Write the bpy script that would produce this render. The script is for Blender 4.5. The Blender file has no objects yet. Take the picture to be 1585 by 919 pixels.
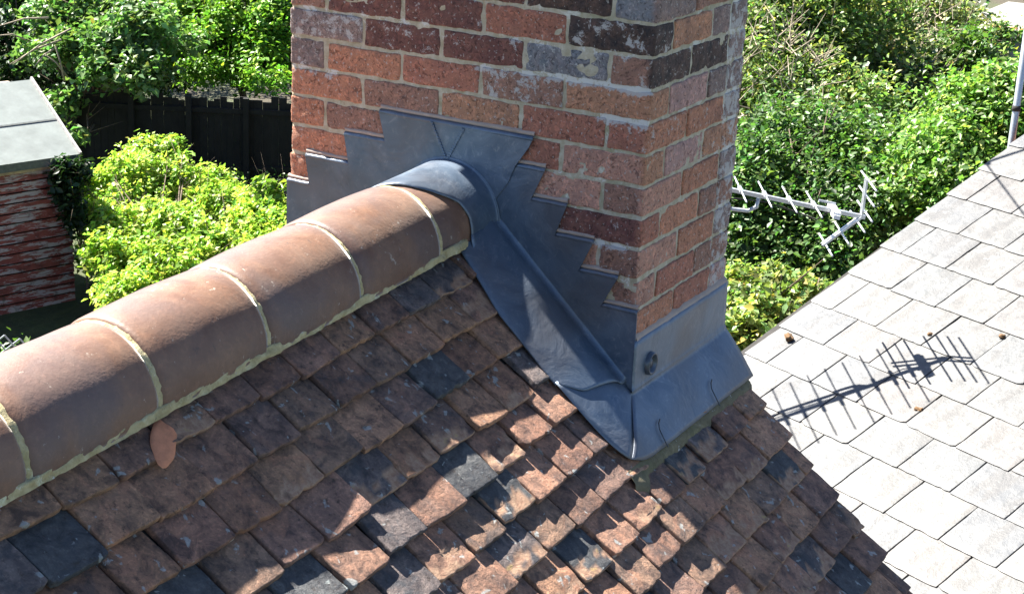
import bpy, math, random
import numpy as np
from mathutils import Vector, Matrix, noise
R_ = math.radians
S = bpy.context.scene
COL = S.collection

# ------------------------------------------------------------------ camera
CF, CYAW, CPIT, CROL = 2648.8, 0.500425, 0.328335, -0.0468452
CP = np.array([-3.47723, -1.56912, 0.717595])
Fv = np.array([math.cos(CPIT)*math.cos(CYAW), math.cos(CPIT)*math.sin(CYAW), -math.sin(CPIT)])
Rv = np.cross(Fv, [0, 0, 1]); Rv /= np.linalg.norm(Rv)
Dv = np.cross(Fv, Rv)
Rc = Rv*math.cos(CROL)+Dv*math.sin(CROL)
Dc = -Rv*math.sin(CROL)+Dv*math.cos(CROL)
cam = bpy.data.cameras.new('camera')
cam.sensor_width = 36; cam.lens = CF/1585*36; cam.clip_start = .05; cam.clip_end = 600
co = bpy.data.objects.new('camera', cam); COL.objects.link(co)
m = Matrix.Identity(4)
for i in range(3):
    m[i][0] = Rc[i]; m[i][1] = -Dc[i]; m[i][2] = -Fv[i]; m[i][3] = CP[i]
co.matrix_world = m
S.camera = co

# ------------------------------------------------------------------ light
SUN_AZ, SUN_EL = 87.0, 51.2
w = bpy.data.worlds.new('World'); S.world = w; w.use_nodes = True
nt = w.node_tree
sky = nt.nodes.new('ShaderNodeTexSky'); sky.sky_type = 'NISHITA'; sky.sun_disc = False
sky.sun_elevation = R_(SUN_EL); sky.sun_rotation = R_(90-SUN_AZ)
sky.air_density = .62; sky.dust_density = .4; sky.ozone_density = 2.5
nt.links.new(sky.outputs[0], nt.nodes['Background'].inputs[0])
nt.nodes['Background'].inputs[1].default_value = 0.052
sl = bpy.data.lights.new('sun', 'SUN'); sl.energy = 5.0; sl.angle = R_(.55); sl.color = (1, .95, .87)
so = bpy.data.objects.new('sun', sl); COL.objects.link(so)
sd = Vector((math.cos(R_(SUN_EL))*math.cos(R_(SUN_AZ)), math.cos(R_(SUN_EL))*math.sin(R_(SUN_AZ)), math.sin(R_(SUN_EL))))
so.rotation_euler = sd.to_track_quat('Z', 'Y').to_euler()
S.view_settings.view_transform = 'Standard'; S.view_settings.look = 'None'
S.view_settings.gamma = 1; S.view_settings.use_curve_mapping = False
S.view_settings.exposure = 2.32

rnd = random.Random(7)
nr = np.random.default_rng(11)

def ray(u, v): return Fv+Rc*(u-792.5)/CF+Dc*(v-459.5)/CF
def at_z(u, v, z):
    d = ray(u, v); return CP+d*((z-CP[2])/d[2])
def at_d(u, v, dist):
    return CP+ray(u, v)*dist

# ------------------------------------------------------------------ helpers
def tag(o, label=None, cat=None, group=None, kind=None):
    if label: o['label'] = label
    if cat: o['category'] = cat
    if group: o['group'] = group
    if kind: o['kind'] = kind
    return o
def empty(name, loc, label, cat, group=None):
    o = bpy.data.objects.new(name, None); COL.objects.link(o); o.location = loc
    return tag(o, label, cat, group)

class MB:
    """collects vertices and faces (with a colour per vertex) for ONE mesh object"""
    def __init__(s): s.v = []; s.f = []; s.c = []; s.a = []
    def add(s, vs, fs, col=(1, 1, 1), aux=0.0):
        b = len(s.v); s.v += [tuple(p) for p in vs]; s.f += [tuple(i+b for i in f) for f in fs]
        if len(vs) and isinstance(col, list): s.c += col
        else: s.c += [col]*len(vs)
        if isinstance(aux, list): s.a += aux
        else: s.a += [aux]*len(vs)
    def box(s, lo, hi, col=(1, 1, 1)):
        x0, y0, z0 = lo; x1, y1, z1 = hi
        s.add([(x0,y0,z0),(x1,y0,z0),(x1,y1,z0),(x0,y1,z0),(x0,y0,z1),(x1,y0,z1),(x1,y1,z1),(x0,y1,z1)],
              [(0,3,2,1),(4,5,6,7),(0,1,5,4),(1,2,6,5),(2,3,7,6),(3,0,4,7)], col)
    def obox(s, c, ax, ay, az, h, col=(1, 1, 1)):
        c = Vector(c); ax, ay, az = Vector(ax)*h[0], Vector(ay)*h[1], Vector(az)*h[2]
        P = [c+ax*i+ay*j+az*k for k in (-1, 1) for i, j in ((-1,-1),(1,-1),(1,1),(-1,1))]
        s.add(P, [(0,3,2,1),(4,5,6,7),(0,1,5,4),(1,2,6,5),(2,3,7,6),(3,0,4,7)], col)
    def tube(s, pts, rad, n=8, col=(1, 1, 1), cap=True):
        pts = [Vector(p) for p in pts]
        if not isinstance(rad, (list, tuple)): rad = [rad]*len(pts)
        vs = []; fs = []
        for i, p in enumerate(pts):
            d = (pts[min(i+1, len(pts)-1)]-pts[max(i-1, 0)]).normalized()
            a = d.cross(Vector((0, 0, 1)));
            if a.length < .05: a = d.cross(Vector((1, 0, 0)))
            a.normalize(); b = d.cross(a)
            for k in range(n):
                t = 2*math.pi*k/n; vs.append(p+(a*math.cos(t)+b*math.sin(t))*rad[i])
        for i in range(len(pts)-1):
            for k in range(n): fs.append((i*n+k, i*n+(k+1) % n, (i+1)*n+(k+1) % n, (i+1)*n+k))
        if cap: fs.append(tuple(range(n))[::-1]); fs.append(tuple((len(pts)-1)*n+k for k in range(n)))
        s.add(vs, fs, col)
    def rough(s, M, h, r, segs, amp, fq, col, aux=0.0, fn=None):
        """rounded, noise-worn block. M: 4x4 placing it, h: half sizes, r: edge radius"""
        def ln(a, n):
            k = [-a, -a+r*.45, -a+r*1.1]; k += [(-a+r*1.1)+(2*a-2.2*r)*i/n for i in range(1, n)]; k += [a-r*1.1, a-r*.45, a]; return k
        L = [ln(h[i], segs[i]) for i in range(3)]
        off = Vector((rnd.random()*50, rnd.random()*50, rnd.random()*50))
        for ax in range(3):
            u, v = (ax+1) % 3, (ax+2) % 3
            for sg in (-1, 1):
                vs = []
                for b in L[v]:
                    for a in L[u]:
                        p = [0, 0, 0]; p[ax] = sg*h[ax]; p[u] = a; p[v] = b
                        q = Vector([max(-(h[i]-r), min(h[i]-r, p[i])) for i in range(3)])
                        d = Vector(p)-q; dn = d.normalized() if d.length > 0 else d
                        P = q+dn*r
                        nv = noise.noise((P+off)*fq)*amp+noise.noise((P+off)*fq*3.7)*amp*.5
                        P = P+dn*nv
                        if fn: P = fn(P, off)
                        vs.append(M @ P)
                nu = len(L[u]); nv_ = len(L[v]); fs = []
                for j in range(nv_-1):
                    for i in range(nu-1):
                        q = (j*nu+i, j*nu+i+1, (j+1)*nu+i+1, (j+1)*nu+i)
                        fs.append(q if sg > 0 else q[::-1])
                s.add(vs, fs, col, aux)
    def grid(s, rows, col=(1, 1, 1), thick=0.0, nrm=None):
        nu = len(rows[0]); vs = [Vector(p) for r in rows for p in r]; fs = []
        for j in range(len(rows)-1):
            for i in range(nu-1): fs.append((j*nu+i, j*nu+i+1, (j+1)*nu+i+1, (j+1)*nu+i))
        s.add(vs, fs, col)
    def build(s, name, mat, parent=None, smooth=False, thick=0.0, weld=0.0):
        me = bpy.data.meshes.new(name); me.from_pydata(s.v, [], s.f); me.update()
        ca = me.color_attributes.new('tint', 'FLOAT_COLOR', 'POINT')
        arr = np.ones((len(s.v), 4), dtype=np.float32)
        arr[:, :3] = np.array(s.c, dtype=np.float32).reshape(-1, 3)
        arr[:, 3] = np.array(s.a, dtype=np.float32)
        ca.data.foreach_set('color', arr.ravel())
        if smooth: me.polygons.foreach_set('use_smooth', [True]*len(me.polygons))
        me.materials.append(mat)
        o = bpy.data.objects.new(name, me); COL.objects.link(o)
        if weld:
            mo = o.modifiers.new('weld', 'WELD'); mo.merge_threshold = weld
        if thick:
            mo = o.modifiers.new('solid', 'SOLIDIFY'); mo.thickness = thick; mo.offset = 0
        if parent:
            o.parent = parent; o.matrix_parent_inverse = Matrix.Translation(-parent.matrix_world.translation) if parent.parent is None and parent.type == 'EMPTY' else Matrix.Identity(4)
        return o

# parts are modelled in world coordinates; an Empty root sits at the thing's base
def fixroot(o):  # make matrix_world valid before parts are hung on it
    o.matrix_world = Matrix.Translation(o.location); return o

# ------------------------------------------------------------------ materials
def mat(name):
    m = bpy.data.materials.new(name); m.use_nodes = True
    return m, m.node_tree, m.node_tree.nodes['Principled BSDF']
def N(nt, t, **k):
    n = nt.nodes.new(t)
    for a, b in k.items():
        if a in n.inputs: n.inputs[a].default_value = b
        else: setattr(n, a, b)
    return n
def ramp(nt, src, stops):
    r = nt.nodes.new('ShaderNodeValToRGB'); cr = r.color_ramp
    while len(cr.elements) < len(stops): cr.elements.new(.5)
    for e, (p, c) in zip(cr.elements, stops):
        e.position = p; e.color = (c, c, c, 1) if isinstance(c, (int, float)) else (*c, 1)
    nt.links.new(src, r.inputs[0]); return r.outputs[0]
def nz(nt, scale, detail=6, rough=.6, dist=0.0, vec=None):
    n = N(nt, 'ShaderNodeTexNoise'); n.inputs['Scale'].default_value = scale; n.inputs['Detail'].default_value = detail
    n.inputs['Roughness'].default_value = rough; n.inputs['Distortion'].default_value = dist
    if vec is None:
        g = N(nt, 'ShaderNodeNewGeometry'); vec = g.outputs['Position']
    nt.links.new(vec, n.inputs['Vector']); return n.outputs['Fac']
def mix(nt, f, a, b, mode='MIX'):
    n = nt.nodes.new('ShaderNodeMix'); n.data_type = 'RGBA'; n.blend_type = mode
    for sock, v in ((n.inputs[0], f), (n.inputs[6], a), (n.inputs[7], b)):
        if isinstance(v, (int, float)): sock.default_value = v
        elif isinstance(v, tuple): sock.default_value = (*v, 1)
        else: nt.links.new(v, sock)
    return n.outputs[2]
def mth(nt, op, a, b=None):
    n = nt.nodes.new('ShaderNodeMath'); n.operation = op
    for sock, v in ((n.inputs[0], a), (n.inputs[1], b)):
        if v is None: continue
        if isinstance(v, (int, float)): sock.default_value = v
        else: nt.links.new(v, sock)
    return n.outputs[0]
def bump(nt, bs, h, strength=.5, dist=.003):
    b = N(nt, 'ShaderNodeBump'); b.inputs['Strength'].default_value = strength; b.inputs['Distance'].default_value = dist
    nt.links.new(h, b.inputs['Height']); nt.links.new(b.outputs[0], bs.inputs['Normal']); return b
def tint(nt):
    a = N(nt, 'ShaderNodeAttribute'); a.attribute_name = 'tint'; return a

def m_brick():
    m, nt, b = mat('old_brick'); a = tint(nt)
    g1 = nz(nt, 28, 8, .7, .4); g2 = nz(nt, 9, 5, .6, .8); g3 = nz(nt, 90, 6, .7)
    c = mix(nt, ramp(nt, g1, [(.35, .0), (.7, 1.)]), mix(nt, 1., a.outputs['Color'], (.82, .80, .80), 'MULTIPLY'), mix(nt, .25, a.outputs['Color'], (.48, .25, .15)))
    c = mix(nt, ramp(nt, g3, [(.30, .7), (.41, 0.)]), c, (.05, .03, .025))
    c = mix(nt, ramp(nt, nz(nt, 70, 2.5, .6, 1.2), [(.52, 0.), (.62, .55)]), c, mix(nt, 1., c, (1.75, 1.6, 1.55), 'MULTIPLY'))
    c = mix(nt, ramp(nt, nz(nt, 58, 3, .6, 1.8), [(.37, .85), (.45, 0.)]), c, mix(nt, 1., c, (.40, .36, .36), 'MULTIPLY'))
    c = mix(nt, ramp(nt, nz(nt, 110, 2, .5), [(.64, 0.), (.68, .6)]), c, (.50, .47, .43))            # pits and soot specks
    c = mix(nt, ramp(nt, g2, [(.56, 0.), (.70, .45)]), c, (.13, .075, .065))
    lime = mth(nt, 'ADD', ramp(nt, nz(nt, 26, 8, .8, .3), [(.3, 0.), (.75, 1.)]), mth(nt, 'MULTIPLY', a.outputs['Alpha'], .42))
    limef = ramp(nt, lime, [(.74, 0.), (.83, .85)])
    c = mix(nt, limef, c, (.52, .50, .48))
    nt.links.new(c, b.inputs['Base Color']); b.inputs['Roughness'].default_value = .88
    bump(nt, b, mth(nt, 'ADD', g1, mth(nt, 'MULTIPLY', g3, .8)), 1., .009); return m
def m_mortar(name, c0, c1, moss=(.20, .20, .08)):
    m, nt, b = mat(name)
    g = nz(nt, 40, 8, .7); g2 = nz(nt, 7, 4, .6)
    c = mix(nt, ramp(nt, g, [(.35, 0.), (.65, 1.)]), c0, c1)
    c = mix(nt, ramp(nt, g2, [(.55, 0.), (.7, .6)]), c, moss)
    c = mix(nt, ramp(nt, nz(nt, 60, 5, .7), [(.30, .7), (.38, 0.)]), c, (.06, .05, .03))
    c = mix(nt, ramp(nt, nz(nt, 6.5, 8, .75, .8), [(.58, 0.), (.64, .8)]), c, tuple(min(.62, x*1.5) for x in c1))
    at = tint(nt); lm = mth(nt, 'ADD', ramp(nt, nz(nt, 26, 8, .8, .3), [(.3, 0.), (.75, 1.)]), mth(nt, 'MULTIPLY', at.outputs['Alpha'], .42))
    c = mix(nt, ramp(nt, lm, [(.70, 0.), (.78, .9)]), c, (.60, .59, .56))
    nt.links.new(c, b.inputs['Base Color']); b.inputs['Roughness'].default_value = .95
    bump(nt, b, g, .9, .006); return m
def m_tile():
    m, nt, b = mat('clay_tile'); a = tint(nt)
    g1 = nz(nt, 22, 8, .7, .6); g2 = nz(nt, 60, 8, .75); g3 = nz(nt, 11, 5, .6, 1.2)
    c = mix(nt, ramp(nt, g1, [(.36, 0.), (.62, 1.)]), mix(nt, 1., a.outputs['Color'], (.30, .31, .36), 'MULTIPLY'), mix(nt, 1., a.outputs['Color'], (1.22, 1.18, 1.12), 'MULTIPLY'))
    sr = N(nt, 'ShaderNodeSeparateColor'); nt.links.new(a.outputs['Color'], sr.inputs[0]); warm = ramp(nt, sr.outputs[0], [(.14, 0.), (.30, 1.)]); cold = ramp(nt, sr.outputs[0], [(.12, 1.), (.26, .15)])
    c = mix(nt, mth(nt, 'MULTIPLY', warm, ramp(nt, g3, [(.52, 0.), (.62, .6)])), c, (.38, .185, .11))                # fresher clay showing
    c = mix(nt, mth(nt, 'MULTIPLY', cold, ramp(nt, nz(nt, 16, 5, .6, 1.), [(.36, .85), (.50, 0.)])), c, (.045, .050, .058))              # black algae
    c = mix(nt, ramp(nt, nz(nt, 34, 4, .5, .5), [(.645, 0.), (.68, .7)]), c, (.32, .35, .34))    # grey lichen
    c = mix(nt, ramp(nt, g2, [(.34, .8), (.46, 0.)]), c, (.035, .025, .02))
    c = mix(nt, ramp(nt, nz(nt, 150, 5, .7), [(.5, 0.), (.68, .5)]), c, mix(nt, 1., c, (2.1, 1.9, 1.8), 'MULTIPLY'))
    sp = a.outputs['Alpha']
    c = mix(nt, sp, c, mix(nt, ramp(nt, g2, [(.4, 0.), (.6, 1.)]), (.27, .15, .095), (.40, .26, .17)))
    c = mix(nt, mth(nt, 'MULTIPLY', sp, ramp(nt, nz(nt, 30, 4), [(.62, 0.), (.72, .7)])), c, (.42, .30, .08))
    nt.links.new(c, b.inputs['Base Color']); b.inputs['Roughness'].default_value = .82
    bump(nt, b, mth(nt, 'ADD', g1, g2), .9, .005); return m
def m_ridge():
    m, nt, b = mat('ridge_clay'); a = tint(nt)
    g1 = nz(nt, 14, 6, .6, .5); g2 = nz(nt, 5, 4, .5, .6); g3 = nz(nt, 120, 4, .6)
    c = mix(nt, ramp(nt, g1, [(.3, 0.), (.7, 1.)]), (.125, .055, .030), (.20, .11, .068))
    c = mix(nt, ramp(nt, g2, [(.45, 0.), (.65, .55)]), c, (.10, .075, .075))
    c = mix(nt, ramp(nt, nz(nt, 36, 5, .7), [(.64, 0.), (.70, .6)]), c, (.50, .45, .38))
    c = mix(nt, ramp(nt, nz(nt, 60, 8, .8, .5), [(.5, 0.), (.7, .6)]), c, mix(nt, 1., c, (1.7, 1.6, 1.5), 'MULTIPLY'))
    c = mix(nt, ramp(nt, nz(nt, 75, 6, .75), [(.30, .75), (.40, 0.)]), c, (.05, .035, .03))
    nt.links.new(c, b.inputs['Base Color'])
    nt.links.new(ramp(nt, g1, [(.3, .50), (.7, .6)]), b.inputs['Roughness'])
    b.inputs['IOR'].default_value = 1.55
    b.inputs['Sheen Weight'].default_value = .85; b.inputs['Sheen Roughness'].default_value = .30; b.inputs['Sheen Tint'].default_value = (1, .95, .87, 1)
    bump(nt, b, mth(nt, 'ADD', mth(nt, 'MULTIPLY', g3, .5), g1), .35, .004); return m
def m_lead():
    m, nt, b = mat('lead_sheet')
    g1 = nz(nt, 10, 5, .6, .8); g2 = nz(nt, 45, 6, .65); g3 = nz(nt, 3.5, 3, .5)
    c = mix(nt, ramp(nt, g1, [(.3, 0.), (.7, 1.)]), (.065, .10, .150), (.145, .185, .24))
    c = mix(nt, ramp(nt, g2, [(.62, 0.), (.75, .4)]), c, (.32, .33, .34))
    c = mix(nt, ramp(nt, nz(nt, 26, 8, .8, 1.5), [(.54, 0.), (.68, .35)]), c, (.33, .36, .40))
    c = mix(nt, ramp(nt, g3, [(.45, 0.), (.62, .55)]), c, (.11, .10, .10))
    nt.links.new(c, b.inputs['Base Color'])
    b.inputs['Metallic'].default_value = .4
    nt.links.new(ramp(nt, g1, [(.3, .36), (.7, .5)]), b.inputs['Roughness'])
    bump(nt, b, mth(nt, 'ADD', g1, mth(nt, 'MULTIPLY', g2, .2)), .4, .009); return m
def m_slate():
    m, nt, b = mat('weathered_slate'); a = tint(nt)
    mp = N(nt, 'ShaderNodeVectorRotate'); mp.inputs['Angle'].default_value = R_(-66); mp.rotation_type = 'Z_AXIS'
    g = N(nt, 'ShaderNodeNewGeometry'); nt.links.new(g.outputs['Position'], mp.inputs['Vector'])
    sc = N(nt, 'ShaderNodeVectorMath'); sc.operation = 'MULTIPLY'; sc.inputs[1].default_value = (14, 3, 3)
    nt.links.new(mp.outputs[0], sc.inputs[0])
    streak = nz(nt, 1.0, 4, .55, .3, sc.outputs[0])
    g1 = nz(nt, 13, 5, .7, 1.2); g2 = nz(nt, 55, 4, .7); g3 = nz(nt, 30, 5, .7, .8)
    c = mix(nt, .45, a.outputs['Color'], mix(nt, ramp(nt, g1, [(.4, 0.), (.6, 1.)]), (.052, .055, .06), (.125, .123, .118)))
    c = mix(nt, ramp(nt, streak, [(.50, 0.), (.60, .5)]), c, (.055, .052, .05))
    c = mix(nt, ramp(nt, g3, [(.55, 0.), (.63, .6)]), c, (.05, .054, .056))
    c = mix(nt, ramp(nt, g2, [(.28, .5), (.40, 0.)]), c, (.05, .045, .04))
    c = mix(nt, ramp(nt, nz(nt, 22, 5, .7), [(.60, 0.), (.66, .7)]), c, (.19, .185, .175))
    nt.links.new(c, b.inputs['Base Color']); b.inputs['Roughness'].default_value = .55
    b.inputs['Specular IOR Level'].default_value = .6
    bump(nt, b, mth(nt, 'ADD', g3, g2), .5, .003); return m
def m_leaf(name, trans=.35, gloss=.35):
    m = bpy.data.materials.new(name); m.use_nodes = True; nt = m.node_tree; nt.nodes.clear()
    out = N(nt, 'ShaderNodeOutputMaterial'); a = tint(nt)
    d = N(nt, 'ShaderNodeBsdfPrincipled'); d.inputs['Roughness'].default_value = .42; d.inputs['Specular IOR Level'].default_value = gloss
    t = N(nt, 'ShaderNodeBsdfTranslucent'); mx = N(nt, 'ShaderNodeMixShader'); mx.inputs[0].default_value = trans
    nt.links.new(a.outputs['Color'], d.inputs['Base Color'])
    tc = mix(nt, 1., a.outputs['Color'], (1.35, 1.6, .7), 'MULTIPLY')
    nt.links.new(tc, t.inputs['Color'])
    nt.links.new(d.outputs[0], mx.inputs[1]); nt.links.new(t.outputs[0], mx.inputs[2]); nt.links.new(mx.outputs[0], out.inputs[0])
    return m
def m_plain(name, col, rough=.6, metal=0., nscale=20, var=.3, bmp=.3, bd=.003):
    m, nt, b = mat(name); g = nz(nt, nscale, 6, .65)
    c = mix(nt, ramp(nt, g, [(.3, 0.), (.7, 1.)]), tuple(x*(1-var) for x in col), tuple(min(1, x*(1+var)) for x in col))
    nt.links.new(c, b.inputs['Base Color']); b.inputs['Roughness'].default_value = rough; b.inputs['Metallic'].default_value = metal
    if bmp: bump(nt, b, g, bmp, bd)
    return m
def m_shedwood():
    m, nt, b = mat('flaking_red_boards')
    g = N(nt, 'ShaderNodeNewGeometry'); sc = N(nt, 'ShaderNodeVectorMath'); sc.operation = 'MULTIPLY'; sc.inputs[1].default_value = (2.6, 2.6, 16)
    nt.links.new(g.outputs['Position'], sc.inputs[0])
    f = nz(nt, 1.1, 7, .72, .5, sc.outputs[0]); k = nz(nt, 8, 5, .6)
    c = mix(nt, ramp(nt, k, [(.35, 0.), (.65, 1.)]), (.13, .035, .03), (.22, .06, .05))
    c = mix(nt, ramp(nt, f, [(.50, 0.), (.54, .9)]), c, (.33, .33, .34))
    c = mix(nt, ramp(nt, k, [(.30, .6), (.42, 0.)]), c, (.03, .03, .025))
    nt.links.new(c, b.inputs['Base Color']); b.inputs['Roughness'].default_value = .8
    bump(nt, b, f, .4, .004); return m
def m_ground():
    m, nt, b = mat('garden_ground')
    g = nz(nt, .35, 6, .6); g2 = nz(nt, 6, 8, .75)
    c = mix(nt, ramp(nt, g2, [(.35, 0.), (.65, 1.)]), (.035, .045, .018), (.07, .085, .03))
    c = mix(nt, ramp(nt, g, [(.5, 0.), (.62, .8)]), c, (.055, .04, .028))
    nt.links.new(c, b.inputs['Base Color']); b.inputs['Roughness'].default_value = .95
    bump(nt, b, g2, .8, .06); return m

BR = m_brick(); MO = m_mortar('lime_mortar', (.34, .29, .19), (.52, .47, .37)); TI = m_tile(); RI = m_ridge(); LE = m_lead(); SL = m_slate()
MOR = m_mortar('ridge_mortar', (.34, .27, .13), (.56, .48, .28), (.22, .20, .07))
MOM = m_mortar('mossy_mortar', (.11, .095, .055), (.19, .165, .10), (.09, .10, .03))
PT = m_plain('pointing_sealant', (.36, .28, .23), .7, 0, 30, .15)
LF = m_leaf('leaves'); LFB = m_leaf('bright_leaves', .42, .3)
BARK = m_plain('bark', (.14, .105, .075), .9, 0, 14, .5, .8, .01)
TWIG = m_plain('dry_twig', (.30, .25, .18), .85, 0, 14, .4)
ALU = m_plain('aluminium', (.62, .64, .67), .35, .6, 40, .12, .1)
PLW = m_plain('white_plastic', (.72, .73, .74), .45, 0, 30, .08, .1)
GAL = m_plain('galvanised_steel', (.42, .45, .48), .45, .6, 25, .15, .15)
DARK = m_plain('dark_gap', (.03, .028, .026), .9)
FELT = m_plain('roof_felt', (.20, .225, .215), .85, 0, 5, .16, .4, .01)
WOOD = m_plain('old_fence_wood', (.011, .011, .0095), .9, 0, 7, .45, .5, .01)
FASC = m_plain('fascia_paint', (.30, .24, .16), .7, 0, 9, .4)
WBR = m_plain('plain_brick_wall', (.28, .13, .08), .9, 0, 12, .3)

# ================================================================== SETTING
K = .028                       # how much the old roof falls towards the near end
g = MB(); g.add([(-60, -80, -7), (140, -80, -7), (140, 120, -7), (-60, 120, -7)], [(0, 1, 2, 3)])
tag(g.build('garden_ground', m_ground()), kind='structure')

# ================================================================== HOUSE
house = fixroot(empty('brick_house', (-1.5, .5, -7), 'brick house under a mossy red clay tiled roof, its chimney sealed with new lead', 'house'))
PIT = R_(42.0); ca_, sa_, TAN = math.cos(PIT), math.sin(PIT), math.tan(PIT)
def roofpt(x, s, up=0.0):      # s: distance up the slope from below the chimney's front face, up: off the slope
    y = s*ca_+K*x*.35; z = -.83+s*sa_+K*x*.35
    return Vector((x, y-up*sa_, z+up*ca_))

# -- tiled slope
pal = [(.25, .135, .085), (.30, .165, .10), (.21, .12, .085), (.35, .20, .12), (.14, .115, .11), (.085, .09, .095), (.26, .15, .11), (.37, .21, .13), (.23, .145, .10), (.19, .12, .095), (.28, .16, .11), (.24, .13, .09)]
tiles = MB()
TW = .142; GA = .0985
rowdir = math.atan(.020)
nrow = 0
special = {}
for j in range(-1, 31):
    s0 = .452-GA*j
    off = (.5*TW if j % 2 else 0)+rnd.uniform(-.012, .012)
    x = -3.4+off
    while x < .62:
        wv = TW*rnd.uniform(.93, 1.04)
        ga = rnd.choice((.0005, .0018, .0030, .0050)); xa, xb = x+ga, x+wv-ga*.7
        x += wv
        if xa > .47: continue
        if xb > .522: xb = .522+rnd.uniform(-.006, .006)
        if xb > .522-.05: xb = .522+rnd.uniform(-.007, .007)
        xc = (xa+xb)/2
        st = s0+.020*(xc)+rnd.uniform(-.006, .006)
        L = .19
        # the tail end is lifted by the tiles below it
        tilt = R_(10.6+rnd.uniform(-1.6, 2.4))
        tail = roofpt(xc, st, .004+rnd.uniform(-.002, .006))
        ux = Vector((1, K*.35, K*.35)).normalized()
        us = Vector((0, ca_, sa_)); un = ux.cross(us).normalized(); us = un.cross(ux)
        us2 = (us*math.cos(tilt)-un*math.sin(tilt)); un2 = ux.cross(us2)
        yaw = R_(rnd.gauss(0, 1.3))
        roll = R_(rnd.gauss(.8, 2.1))
        M = Matrix((( ux[0], us2[0], un2[0], 0), (ux[1], us2[1], un2[1], 0), (ux[2], us2[2], un2[2], 0), (0, 0, 0, 1)))
        M = Matrix.Translation(tail) @ M @ Matrix.Rotation(yaw, 4, 'Z') @ Matrix.Rotation(roll, 4, 'Y') @ Matrix.Translation((0, L/2, -.0080))
        near = j < 13 and xc > -2.2
        col = rnd.choice(pal); k = rnd.uniform(.85, 1.12); col = tuple(a*k for a in col)
        lit = (st < .2)
        sp = rnd.random() < (.30 if st < .16 else .06)
        camber = rnd.uniform(.0, .0025); chip = rnd.uniform(.001, .004); ca = rnd.uniform(-.06, .06)
        tl = rnd.uniform(.03, .07)
        def fn(P, o, sp=sp, camber=camber, chip=chip, hx=(xb-xa)/2, tl=tl, ca=ca):
            P = P.copy()
            P.z -= camber*((P.y+L/2)/L-.3)**2*2 if P.z > 0 else 0
            d = P.y+L/2
            if d < .02:
                e = noise.noise(Vector((P.x*45, o.x, 3)))+.5*noise.noise(Vector((P.x*130, o.y, 7)))
                P.y += chip*max(0, e+.2)*2
                if abs(P.x)/hx > .8: P.y += (abs(P.x)/hx-.8)*.012*(1+ca*10)
            if abs(P.x) > hx*.9:
                P.x *= 1+.018*noise.noise(Vector((o.z, P.y*40, 1)))
            if sp and P.z > 0 and d < tl+.02:
                q = noise.noise(Vector((P.x*30, P.y*30, o.x)))
                lim = tl*(.75+.8*noise.noise(Vector((P.x*14+o.y, 2, 2))))
                if d < lim: P.z -= .0035+.003*q
            return P
        b0 = len(tiles.v)
        if near:
            tiles.rough(M, ((xb-xa)/2, L/2, .0078), .0030, (11, 16, 1), .0011, 26, col, 0.0, fn)
            if sp:
                Mi = M.inverted()
                for q in range(b0, len(tiles.v)):
                    P = Mi @ Vector(tiles.v[q]); d = P.y+L/2
                    if P.z > -.001 and d < tl*1.1 and P.z < .0045: tiles.a[q] = 1.0
        else:
            tiles.rough(M, ((xb-xa)/2, L/2, .006), .002, (2, 2, 1), .0008, 20, col, 0.0)
roof = tiles.build('tiled_roof', TI, house, smooth=True)
roof['label'] = 'weathered red-brown clay plain tiles'
# boarding under the tiles and the far slope, gable wall
u = MB()
A = [roofpt(-3.5, .50, -.03), roofpt(.50, .50, -.03), roofpt(.50, -3.2, -.03), roofpt(-3.5, -3.2, -.03)]
u.add(A, [(0, 3, 2, 1)])
u.build('roof_underlay', DARK, house)
bk = MB()
def rearpt(x, s_, up=0.0):
    p = roofpt(x, s_, up); yr = RY0+K*x*.35
    return Vector((x, 2*yr-p.y, p.z))
RY0 = .515
for j in range(0, 26):
    x = -3.4+(.071 if j % 2 else 0)
    while x < .50:
        xb = min(x+.139, .515); st = .40-.0985*j; L = .17
        q0, q1 = rearpt(x, st, .004), rearpt(xb, st, .004); q2, q3 = rearpt(xb, st+L, -.022), rearpt(x, st+L, -.022)
        dn = Vector((0, -.2, -.9)).normalized()*.012
        kk = rnd.uniform(.85, 1.1); cc = tuple(v_*kk for v_ in rnd.choice(pal))
        bk.add([q0, q1, q2, q3, q0+dn, q1+dn], [(0, 3, 2, 1), (0, 1, 5, 4), (0, 4, 3), (1, 2, 5)], cc)
        x += .142
bk.build('rear_roof_slope', TI, house)
gw = MB()
gw.add([(.47, -1.75, -7), (.47, 2.2, -7), (.47, 2.2, -1.93), (.47, .5, -.50), (.47, -1.75, -2.50)], [(0, 1, 2, 3, 4)])
gw.add([(-3.4, -1.75, -7), (.47, -1.75, -7), (.47, -1.75, -2.50), (-3.4, -1.75, -2.65)], [(0, 1, 2, 3)])
gw.add([(-3.4, 2.2, -7), (.47, 2.2, -7), (.47, 2.2, -1.95), (-3.4, 2.2, -2.1)], [(3, 2, 1, 0)])
gw.build('wall', WBR, house)
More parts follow.
